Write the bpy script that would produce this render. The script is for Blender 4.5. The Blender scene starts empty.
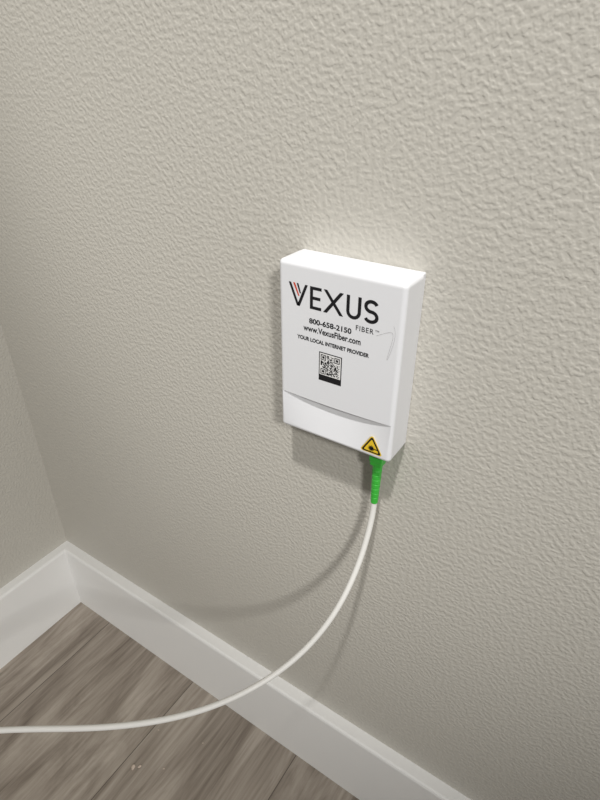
import bpy, bmesh, math, random
from mathutils import Vector, Matrix
random.seed(4)
S = bpy.context.scene
S.view_settings.view_transform = 'Standard'

# ---------------------------------------------------------------- helpers
def link(o, parent=None):
    S.collection.objects.link(o)
    if parent: o.parent = parent
    return o

def newmat(name, col, rough=0.5, spec=0.5):
    m = bpy.data.materials.new(name); m.use_nodes = True
    b = m.node_tree.nodes['Principled BSDF']
    b.inputs['Base Color'].default_value = (*col, 1)
    b.inputs['Roughness'].default_value = rough
    b.inputs['Specular IOR Level'].default_value = spec
    return m

def nd(m, t, **kw):
    n = m.node_tree.nodes.new(t)
    for k, v in kw.items(): setattr(n, k, v)
    return n
def lk(m, a, b): m.node_tree.links.new(a, b)

def mesh_obj(name, bm, mat, parent=None, smooth=False):
    me = bpy.data.meshes.new(name); bm.normal_update(); bm.to_mesh(me); bm.free()
    if mat: me.materials.append(mat)
    if smooth:
        for p in me.polygons: p.use_smooth = True
    return link(bpy.data.objects.new(name, me), parent)

def box_bm(x0, x1, y0, y1, z0, z1, bevel=0, seg=3):
    bm = bmesh.new(); bmesh.ops.create_cube(bm, size=1)
    for v in bm.verts:
        v.co = Vector(((x0+x1)/2+v.co.x*(x1-x0), (y0+y1)/2+v.co.y*(y1-y0), (z0+z1)/2+v.co.z*(z1-z0)))
    if bevel: bmesh.ops.bevel(bm, geom=bm.edges[:], offset=bevel, segments=seg, profile=0.5, affect='EDGES')
    return bm

# ---------------------------------------------------------------- materials
def wall_material(name, col):
    m = newmat(name, col, 0.5, 0.3); b = m.node_tree.nodes['Principled BSDF']
    tc = nd(m, 'ShaderNodeTexCoord')
    n1 = nd(m, 'ShaderNodeTexNoise'); n1.inputs['Scale'].default_value = 300; n1.inputs['Detail'].default_value = 1.2
    n1.inputs['Roughness'].default_value = 0.4; n1.inputs['Distortion'].default_value = 0.1
    n2 = nd(m, 'ShaderNodeTexNoise'); n2.inputs['Scale'].default_value = 700; n2.inputs['Detail'].default_value = 2
    mr = nd(m, 'ShaderNodeMapRange', interpolation_type='SMOOTHSTEP')
    mr.inputs['From Min'].default_value = 0.34; mr.inputs['From Max'].default_value = 0.68
    add = nd(m, 'ShaderNodeMath', operation='MULTIPLY_ADD'); add.inputs[1].default_value = 0.12
    bp = nd(m, 'ShaderNodeBump'); bp.inputs['Strength'].default_value = 0.6; bp.inputs['Distance'].default_value = 0.00044
    lk(m, tc.outputs['Object'], n1.inputs['Vector']); lk(m, tc.outputs['Object'], n2.inputs['Vector'])
    lk(m, n1.outputs['Fac'], mr.inputs['Value'])
    lk(m, n2.outputs['Fac'], add.inputs[0]); lk(m, mr.outputs['Result'], add.inputs[2])
    lk(m, add.outputs[0], bp.inputs['Height']); lk(m, bp.outputs['Normal'], b.inputs['Normal'])
    return m
wallmat = wall_material('wall_paint', (0.555, 0.535, 0.485))

trim = newmat('trim_paint', (0.88, 0.88, 0.87), 0.5, 0.35)
b = trim.node_tree.nodes['Principled BSDF']
n = nd(trim, 'ShaderNodeTexNoise'); n.inputs['Scale'].default_value = 60
tc = nd(trim, 'ShaderNodeTexCoord'); bp = nd(trim, 'ShaderNodeBump'); bp.inputs['Strength'].default_value = .15; bp.inputs['Distance'].default_value = .001
lk(trim, tc.outputs['Object'], n.inputs['Vector']); lk(trim, n.outputs['Fac'], bp.inputs['Height']); lk(trim, bp.outputs['Normal'], b.inputs['Normal'])

def floor_material():
    m = newmat('vinyl_plank', (.3, .26, .22), 0.42, 0.4); b = m.node_tree.nodes['Principled BSDF']
    tc = nd(m, 'ShaderNodeTexCoord'); sep = nd(m, 'ShaderNodeSeparateXYZ'); lk(m, tc.outputs['Object'], sep.inputs[0])
    ax = nd(m, 'ShaderNodeMath', operation='ADD'); ax.inputs[1].default_value = 0.092; lk(m, sep.outputs['X'], ax.inputs[0])
    ay = nd(m, 'ShaderNodeMath', operation='ADD'); ay.inputs[1].default_value = 10.75; lk(m, sep.outputs['Y'], ay.inputs[0])
    cb = nd(m, 'ShaderNodeCombineXYZ'); lk(m, ay.outputs[0], cb.inputs['X']); lk(m, ax.outputs[0], cb.inputs['Y'])
    br = nd(m, 'ShaderNodeTexBrick'); lk(m, cb.outputs[0], br.inputs['Vector'])
    br.inputs['Scale'].default_value = 1; br.inputs['Brick Width'].default_value = 1.2; br.inputs['Row Height'].default_value = 0.177
    br.inputs['Mortar Size'].default_value = 0.0006; br.inputs['Mortar Smooth'].default_value = 0.3
    br.inputs['Color1'].default_value = (.0, .0, .0, 1); br.inputs['Color2'].default_value = (1, 1, 1, 1); br.inputs['Mortar'].default_value = (.5, .5, .5, 1)
    off = nd(m, 'ShaderNodeVectorMath', operation='MULTIPLY_ADD'); off.inputs[1].default_value = (7, 7, 7)
    lk(m, br.outputs['Color'], off.inputs[0]); lk(m, tc.outputs['Object'], off.inputs[2])
    mp = nd(m, 'ShaderNodeMapping'); mp.inputs['Scale'].default_value = (24, 4.2, 1); lk(m, off.outputs[0], mp.inputs['Vector'])
    g = nd(m, 'ShaderNodeTexNoise'); g.inputs['Scale'].default_value = 1; g.inputs['Detail'].default_value = 6; g.inputs['Roughness'].default_value = .62; g.inputs['Distortion'].default_value = 1.0
    lk(m, mp.outputs[0], g.inputs['Vector'])
    mp2 = nd(m, 'ShaderNodeMapping'); mp2.inputs['Scale'].default_value = (240, 10, 1); lk(m, off.outputs[0], mp2.inputs['Vector'])
    g2 = nd(m, 'ShaderNodeTexNoise'); g2.inputs['Scale'].default_value = 1; g2.inputs['Detail'].default_value = 3; lk(m, mp2.outputs[0], g2.inputs['Vector'])
    mx = nd(m, 'ShaderNodeMath', operation='MULTIPLY_ADD'); mx.inputs[1].default_value = .42; lk(m, g2.outputs['Fac'], mx.inputs[0]); lk(m, g.outputs['Fac'], mx.inputs[2])
    rp = nd(m, 'ShaderNodeValToRGB'); e = rp.color_ramp.elements
    e[0].position = .46; e[0].color = (.15, .12, .095, 1); e[1].position = .94; e[1].color = (.50, .445, .385, 1)
    k = rp.color_ramp.elements.new(.70); k.color = (.33, .285, .24, 1)
    lk(m, mx.outputs[0], rp.inputs['Fac'])
    tint = nd(m, 'ShaderNodeMapRange'); tint.inputs['To Min'].default_value = .9; tint.inputs['To Max'].default_value = 1.08; lk(m, br.outputs['Color'], tint.inputs['Value'])
    mul = nd(m, 'ShaderNodeVectorMath', operation='SCALE'); lk(m, rp.outputs['Color'], mul.inputs[0]); lk(m, tint.outputs[0], mul.inputs['Scale'])
    mm = nd(m, 'ShaderNodeMix', data_type='RGBA'); lk(m, br.outputs['Fac'], mm.inputs['Factor']); lk(m, mul.outputs[0], mm.inputs['A'])
    mm.inputs['B'].default_value = (.10, .08, .065, 1)
    lk(m, mm.outputs['Result'], b.inputs['Base Color'])
    inv = nd(m, 'ShaderNodeMath', operation='MULTIPLY_ADD'); inv.inputs[1].default_value = -3; lk(m, br.outputs['Fac'], inv.inputs[0]); lk(m, mx.outputs[0], inv.inputs[2])
    bp = nd(m, 'ShaderNodeBump'); bp.inputs['Strength'].default_value = .25; bp.inputs['Distance'].default_value = .0005
    lk(m, inv.outputs[0], bp.inputs['Height']); lk(m, bp.outputs['Normal'], b.inputs['Normal'])
    return m

white = newmat('box_plastic', (.80, .81, .84), .38, .45)
black = newmat('print_black', (.012, .012, .014), .5, .3)
red = newmat('print_red', (.60, .07, .03), .5, .3)
labelw = newmat('label_white', (.82, .82, .82), .45, .3)
yellow = newmat('label_yellow', (.85, .58, .03), .4, .4)
green = newmat('connector_green', (.05, .47, .05), .38, .5)
cablem = newmat('cable_jacket', (.84, .83, .80), .42, .4)
grey = newmat('hair_strand', (.35, .34, .34), .5, .2)

# ---------------------------------------------------------------- room shell
mesh_obj('floor', box_bm(-.1, 3.2, -3.2, .1, -.05, 0), floor_material())
mesh_obj('wall_back', box_bm(-.1, 3.2, 0, .1, 0, 2.5), wallmat)
mesh_obj('wall_left', box_bm(-.1, 0, -3.2, 0, 0, 2.5), wallmat)

BH, BT = .1185, .015
def baseboard(name, p0, p1, nrm, mitre):
    prof = [(0, 0), (BT, 0), (BT, BH-.003), (BT-.0009, BH-.0009), (BT-.003, BH), (0, BH)]
    bm = bmesh.new(); rings = []
    d = (Vector(p1)-Vector(p0)).normalized()
    for k, p in enumerate((p0, p1)):
        r = []
        for t, z in prof:
            q = Vector(p)+Vector(nrm)*t+Vector((0, 0, z))
            if k == 0 and mitre: q += d*t
            r.append(bm.verts.new(q))
        rings.append(r)
    n = len(prof)
    for i in range(n): bm.faces.new((rings[0][i], rings[0][(i+1) % n], rings[1][(i+1) % n], rings[1][i]))
    bm.faces.new(rings[0][::-1]); bm.faces.new(rings[1])
    bmesh.ops.recalc_face_normals(bm, faces=bm.faces[:])
    return mesh_obj(name, bm, trim)
baseboard('baseboard_back', (0, 0, 0), (3.2, 0, 0), (0, -1, 0), True)
baseboard('baseboard_left', (0, 0, 0), (0, -3.2, 0), (1, 0, 0), True)

# ---------------------------------------------------------------- wall box
BX0, BX1, BZ0, BZ1, BD = .4372, .5285, .5172, .6468, .0295
W, H = BX1-BX0, BZ1-BZ0
root = bpy.data.objects.new('fiber_wall_box', None); link(root); root.empty_display_size = .05

cover = mesh_obj('cover', box_bm(BX0, BX1, -BD, -.0035, BZ0, BZ1, .0031, 6), white, root)
# curved scoop under the cover seam
bm = bmesh.new(); NU, NV = 40, 12
front, back = [], []
for i in range(NU+1):
    u = -.004+(W+.008)*i/NU; s = (u-W/2)/(W/2)
    seam = .0982+.0012*(1-s*s)
    cf, cb_ = [], []
    for j in range(NV+1):
        v = seam+(H+.006-seam)*j/NV
        rec = .0052*(1-s*s*.98)*max(0, 1-(v-seam)/(.028))-.00012
        if j == NV: rec = -.001
        cb_.append(bm.verts.new((BX0+u, -BD+rec, BZ1-v)))
        cf.append(bm.verts.new((BX0+u, -BD-.006, BZ1-v)))
    front.append(cf); back.append(cb_)
for i in range(NU):
    for j in range(NV):
        bm.faces.new((front[i][j], front[i+1][j], front[i+1][j+1], front[i][j+1]))
        bm.faces.new((back[i][j], back[i][j+1], back[i+1][j+1], back[i+1][j]))
    bm.faces.new((front[i][0], back[i][0], back[i+1][0], front[i+1][0]))
    bm.faces.new((front[i][NV], front[i+1][NV], back[i+1][NV], back[i][NV]))
for j in range(NV):
    bm.faces.new((front[0][j], front[0][j+1], back[0][j+1], back[0][j]))
    bm.faces.new((front[NU][j], back[NU][j], back[NU][j+1], front[NU][j+1]))
bmesh.ops.recalc_face_normals(bm, faces=bm.faces[:])
cutter = mesh_obj('cutter', bm, white)
def cut(target, c):
    md = target.modifiers.new('b', 'BOOLEAN'); md.operation = 'DIFFERENCE'; md.object = c; md.solver = 'EXACT'
    bpy.context.view_layer.update()
    dg = bpy.context.evaluated_depsgraph_get()
    me = bpy.data.meshes.new_from_object(target.evaluated_get(dg))
    target.modifiers.clear(); target.data = me
    bpy.data.objects.remove(c)
cut(cover, cutter)
# notch in the bottom for the connector
CX, CY = .5130, -.0135
cut(cover, mesh_obj('cutter2', box_bm(CX-.0075, CX+.0075, CY-.0065, CY+.0065, BZ0-.004, BZ0+.008), white))
mesh_obj('base_plate', box_bm(BX0+.0008, BX1-.0008, -.0045, -.0002, BZ0+.0008, BZ1-.0008, .0006, 2), white, root)
# top latch tab
mesh_obj('latch_tab', box_bm(BX0+.004, BX0+.020, -.0240, -.0140, BZ1-.001, BZ1+.0004, .0004, 2), white, root)

EPS = .00012
def facept(u, v, lift=EPS): return Vector((.4412+u, -BD-lift, .6476-v))
def poly(name, pts, mat, lift=EPS):
    bm = bmesh.new(); vs = [bm.verts.new(facept(u, v, lift)) for u, v in pts]
    f = bm.faces.new(vs); bm.normal_update()
    if f.normal.y > 0: f.normal_flip()
    return mesh_obj(name, bm, mat, root)

def text(name, body, u0, u1, vc, h, mat, bold=0.0, lift=EPS, spacing=1.0):
    cu = bpy.data.curves.new(name, 'FONT'); cu.body = body; cu.size = 1; cu.offset = bold; cu.space_character = spacing
    cu.resolution_u = 6
    o = bpy.data.objects.new(name+'_tmp', cu); link(o); bpy.context.view_layer.update()
    me = bpy.data.meshes.new_from_object(o.evaluated_get(bpy.context.evaluated_depsgraph_get()))
    bpy.data.objects.remove(o)
    xs = [v.co.x for v in me.vertices]; ys = [v.co.y for v in me.vertices]
    a, b_, c, d = min(xs), max(xs), min(ys), max(ys)
    for v in me.vertices:
        u = u0+(v.co.x-a)/(b_-a)*(u1-u0)
        w = vc+h/2-(v.co.y-c)/(d-c)*h
        v.co = facept(u, w, lift)
    me.materials.clear(); me.materials.append(mat)
    return link(bpy.data.objects.new(name, me), root)

# logo : striped V + E X U S drawn as geometric strokes
LT, LB = .0146, .0300
LH = LB-LT
def stripe(nm, u0, u1, ub0, ub1, t, b_, mat): poly(nm, [(u0, t), (u1, t), (ub1, b_), (ub0, b_)], mat)
stripe('logo_v_outer', .0044, .0063, .0108, .0128, LT, LB, black)
stripe('logo_v_mid', .0078, .0094, .0118, .0129, LT, LT+.0085, red)
stripe('logo_v_inner', .0106, .0121, .0130, .0141, LT, LT+.0065, black)
stripe('logo_v_right', .0172, .0193, .0108, .0131, LT, LB, black)
T = .0023
def rect(nm, u0, u1, v0, v1): poly(nm, [(u0, v0), (u1, v0), (u1, v1), (u0, v1)], black)
rect('logo_e_stem', .0210, .0210+T, LT, LB)
rect('logo_e_top', .0210+T, .0297, LT, LT+T*.92)
rect('logo_e_mid', .0210+T, .0289, (LT+LB)/2-T*.46, (LT+LB)/2+T*.46)
rect('logo_e_low', .0210+T, .0297, LB-T*.92, LB)
stripe('logo_x_a', .0312, .0339, .0432, .0460, LT, LB, black)
poly('logo_x_b', [(.0432, LT), (.0459, LT), (.0339, LB), (.0311, LB)], black, EPS*1.4)
def stroke(nm, pts, w, mat=black, lift=EPS):
    bm = bmesh.new(); L, R = [], []
    for i, (x, y) in enumerate(pts):
        a = pts[max(i-1, 0)]; b_ = pts[min(i+1, len(pts)-1)]
        dx, dy = b_[0]-a[0], b_[1]-a[1]; l = math.hypot(dx, dy) or 1
        nx, ny = -dy/l*w/2, dx/l*w/2
        L.append(bm.verts.new(facept(x+nx, y+ny, lift))); R.append(bm.verts.new(facept(x-nx, y-ny, lift)))
    for i in range(len(pts)-1):
        bm.faces.new((L[i], L[i+1], R[i+1], R[i]))
    bm.normal_update()
    for f in bm.faces:
        if f.normal.y > 0: f.normal_flip()
    return mesh_obj(nm, bm, mat, root)
# U
uL, uR = .0480+T/2, .0584-T/2; rr = (uR-uL)/2; cyu = LB-T/2-rr
pts = [(uL, LT)]+[(uL, LT+(cyu-LT)*k/4) for k in range(1, 4)]
pts += [((uL+uR)/2-rr*math.cos(t*math.pi/20), cyu+rr*math.sin(t*math.pi/20)) for t in range(21)]
pts += [(uR, LT+(cyu-LT)*(4-k)/4) for k in range(1, 5)]
stroke('logo_u', pts, T)
# S from two arcs
sc = .0654; q = (LH-T)/4; rx = .0039
pts = []
for k in range(25):
    a = math.radians(-25-k*(245)/24)
    pts.append((sc+rx*math.cos(a), LT+T/2+q+q*math.sin(a)))
for k in range(25):
    a = math.radians(-90+k*(245)/24)
    pts.append((sc+rx*1.04*math.cos(a), LB-T/2-q+q*math.sin(a)))
stroke('logo_s', pts, T)

text('logo_subtitle', 'FIBER', .0555, .0680, .0350, .0035, black, .008, spacing=1.15)
text('logo_mark', 'TM', .0690, .0716, .0340, .0013, black, .0)
text('phone_text', '800-658-2150', .0205, .0525, .0385, .0039, black, .03)
text('web_text', 'www.VexusFiber.com', .0160, .0595, .0443, .0044, black, .025)
text('tagline_text', 'YOUR LOCAL INTERNET PROVIDER', .0110, .0660, .0522, .0030, black, .04)

# QR label
qu0, qv0, qw, qh = .0288, .0590, .0178, .0218
poly('qr_backing', [(qu0, qv0), (qu0+qw, qv0), (qu0+qw, qv0+qh), (qu0, qv0+qh)], black, EPS)
poly('qr_field', [(qu0+.0007, qv0+.0007), (qu0+qw-.0007, qv0+.0007), (qu0+qw-.0007, qv0+qw-.0007), (qu0+.0007, qv0+qw-.0007)], labelw, EPS*2)
N = 25; c = (qw-.003)/N; bm = bmesh.new()
def finder(i, j):
    for (a, b_) in ((0, 0), (N-7, 0), (0, N-7)):
        x, y = i-a, j-b_
        if -1 <= x <= 7 and -1 <= y <= 7:
            if x in (-1, 7) or y in (-1, 7): return 0
            return 1 if (x in (0, 6) or y in (0, 6) or (2 <= x <= 4 and 2 <= y <= 4)) else 0
    return None
for i in range(N):
    for j in range(N):
        f = finder(i, j)
        if f is None: f = random.random() < .55
        if f:
            a, b_ = qu0+.0015+i*c, qv0+.0015+j*c
            q4 = [bm.verts.new(facept(x, y, EPS*3)) for x, y in ((a, b_), (a+c, b_), (a+c, b_+c), (a, b_+c))]
            bm.faces.new(q4[::-1])
mesh_obj('qr_modules', bm, black, root)

# warning triangle (rounded corners)
def rtri(cx, cy, R, r, lift, nm, mat):
    cs = [(cx+R*math.cos(a), cy+R*math.sin(a)) for a in (-math.pi/2, math.pi/6, 5*math.pi/6)]
    pts = []
    for k, (x, y) in enumerate(cs):
        base = (-math.pi/2, math.pi/6, 5*math.pi/6)[k]
        for t in range(7):
            a = base-math.pi/3+t*math.pi/9
            pts.append((x+r*math.cos(a), y+r*math.sin(a)))
    poly(nm, pts, mat, lift)
tu, tv = .0730, .1213
rtri(tu, tv, .0076, .0014, EPS, 'warning_border', yellow)
rtri(tu, tv, .0070, .0011, EPS*2, 'warning_outline', black)
rtri(tu, tv, .0056, .0006, EPS*3, 'warning_field', yellow)
pts = []
for k in range(24):
    a = k*math.pi/12; r = .0029 if k % 2 == 0 else .0015
    pts.append((tu+r*math.cos(a), tv+.0008+r*math.sin(a)))
poly('laser_burst', pts, black, EPS*4)
poly('laser_beam', [(tu, tv+.0004), (tu+.0048, tv+.0004), (tu+.0048, tv+.0012), (tu, tv+.0012)], black, EPS*4)

def curve(name, pts, r, mat, parent=None):
    cu = bpy.data.curves.new(name, 'CURVE'); cu.dimensions = '3D'; cu.bevel_depth = r; cu.bevel_resolution = 6; cu.resolution_u = 20; cu.use_fill_caps = True
    sp = cu.splines.new('NURBS'); sp.points.add(len(pts)-1); sp.order_u = 4; sp.use_endpoint_u = True
    for p, q in zip(sp.points, pts): p.co = (*q, 1)
    o = link(bpy.data.objects.new(name+'_tmp', cu)); bpy.context.view_layer.update()
    me = bpy.data.meshes.new_from_object(o.evaluated_get(bpy.context.evaluated_depsgraph_get()))
    bpy.data.objects.remove(o)
    me.materials.clear(); me.materials.append(mat)
    for p in me.polygons: p.use_smooth = True
    return link(bpy.data.objects.new(name, me), parent)
curve('hair_loop', [facept(.070, .037), facept(.077, .033), (facept(.0825, .030)), facept(.080, .043), facept(.0775, .0545), facept(.0805, .047), facept(.0836, .032), facept(.081, .028)], .00006, grey, root)

# ---------------------------------------------------------------- connector and cable
conn = bpy.data.objects.new('fiber_patch_cable', None); link(conn); conn.empty_display_size = .03
mesh_obj('connector_shell', box_bm(CX-.0047, CX+.0047, CY-.0044, CY+.0044, .5005, .5225, .0008, 2), green, conn)
mesh_obj('connector_grip', box_bm(CX-.0053, CX+.0053, CY-.005, CY+.005, .5045, .5125, .0008, 2), green, conn)
bm = bmesh.new(); prof = [(.0040, .502)]
nr = 8
for i in range(nr):
    t = i/nr; r = .0038-.0009*t; zz = .5-.0355*t
    prof += [(r, zz), (r, zz-.0032), (r-.0003, zz-.0034), (r-.0003, zz-.0042)]
prof += [(.0029, .4640), (.0026, .4630)]
rings = []
for r, zz in prof:
    rings.append([bm.verts.new((CX+r*math.cos(a*math.pi/10), CY+r*math.sin(a*math.pi/10), zz)) for a in range(20)])
for a, b_ in zip(rings, rings[1:]):
    for i in range(20): bm.faces.new((a[i], a[(i+1) % 20], b_[(i+1) % 20], b_[i]))
bm.faces.new(rings[0]); bm.faces.new(rings[-1]); bmesh.ops.recalc_face_normals(bm, faces=bm.faces[:])
mesh_obj('strain_relief_boot', bm, green, conn)
pts = [(CX, CY, .470), (CX, CY, .457), (.5128, -.0145, .4445), (.5105, -.0235, .405), (.505, -.0486, .364), (.489, -.0794, .329),
       (.465, -.120, .311), (.427, -.164, .299), (.369, -.208, .292), (.30, -.246, .284), (.22, -.30, .262), (.15, -.40, .19), (.12, -.52, .08), (.16, -.66, .004), (.3, -.85, .0025), (.5, -1.1, .0025)]
curve('cable', pts, .0024, cablem, conn)

# ---------------------------------------------------------------- debris
chip = newmat('plaster_chip', (.62, .52, .44), .8, .2)
bm = bmesh.new()
for (x, y, r) in ((.277, -.140, .0028), (.283, -.135, .0018), (.27, -.09, .0009), (.31, -.12, .001), (.36, -.13, .001), (.33, -.07, .0008), (.4, -.11, .0009)):
    m4 = Matrix.Translation((x, y, r*.35)) @ Matrix.Rotation(random.random()*6, 4, 'Z') @ Matrix.Diagonal((1.3, .7, .4, 1))
    g = bmesh.ops.create_icosphere(bm, subdivisions=2, radius=r, matrix=m4)
    for v in g['verts']: v.co += Vector((random.uniform(-1, 1), random.uniform(-1, 1), 0))*r*.2
mesh_obj('plaster_crumbs', bm, chip)

# ---------------------------------------------------------------- lights
def spot(name, loc, target, radius, power, col, half, blend):
    l = bpy.data.lights.new(name, 'SPOT'); l.shadow_soft_size = radius; l.energy = power; l.color = col
    l.spot_size = math.radians(half*2); l.spot_blend = blend
    o = link(bpy.data.objects.new(name, l)); o.location = loc
    o.rotation_euler = (Vector(target)-Vector(loc)).to_track_quat('-Z', 'Y').to_euler()
    return o
spot('ceiling_light', (.78, -.92, 2.42), (.60, 0, 1.35), .05, 135, (1, .98, .95), 20, .42)
spot('ceiling_light_far', (2.6, -2.1, 2.4), (0, -.05, .25), .19, 300, (1, .98, .945), 12.5, .9)
w = bpy.data.worlds.new('room_ambient'); S.world = w; w.use_nodes = True
w.node_tree.nodes['Background'].inputs['Color'].default_value = (1, .985, .965, 1)
w.node_tree.nodes['Background'].inputs['Strength'].default_value = .19

# ---------------------------------------------------------------- camera
cam = bpy.data.cameras.new('camera'); co = link(bpy.data.objects.new('camera', cam))
co.location = (.645, -.3175, .757); co.rotation_euler = (math.radians(58.4), 0, math.radians(33.5))
cam.sensor_fit = 'VERTICAL'; cam.sensor_height = 36; cam.lens = 24.975; cam.clip_start = .01
S.camera = co
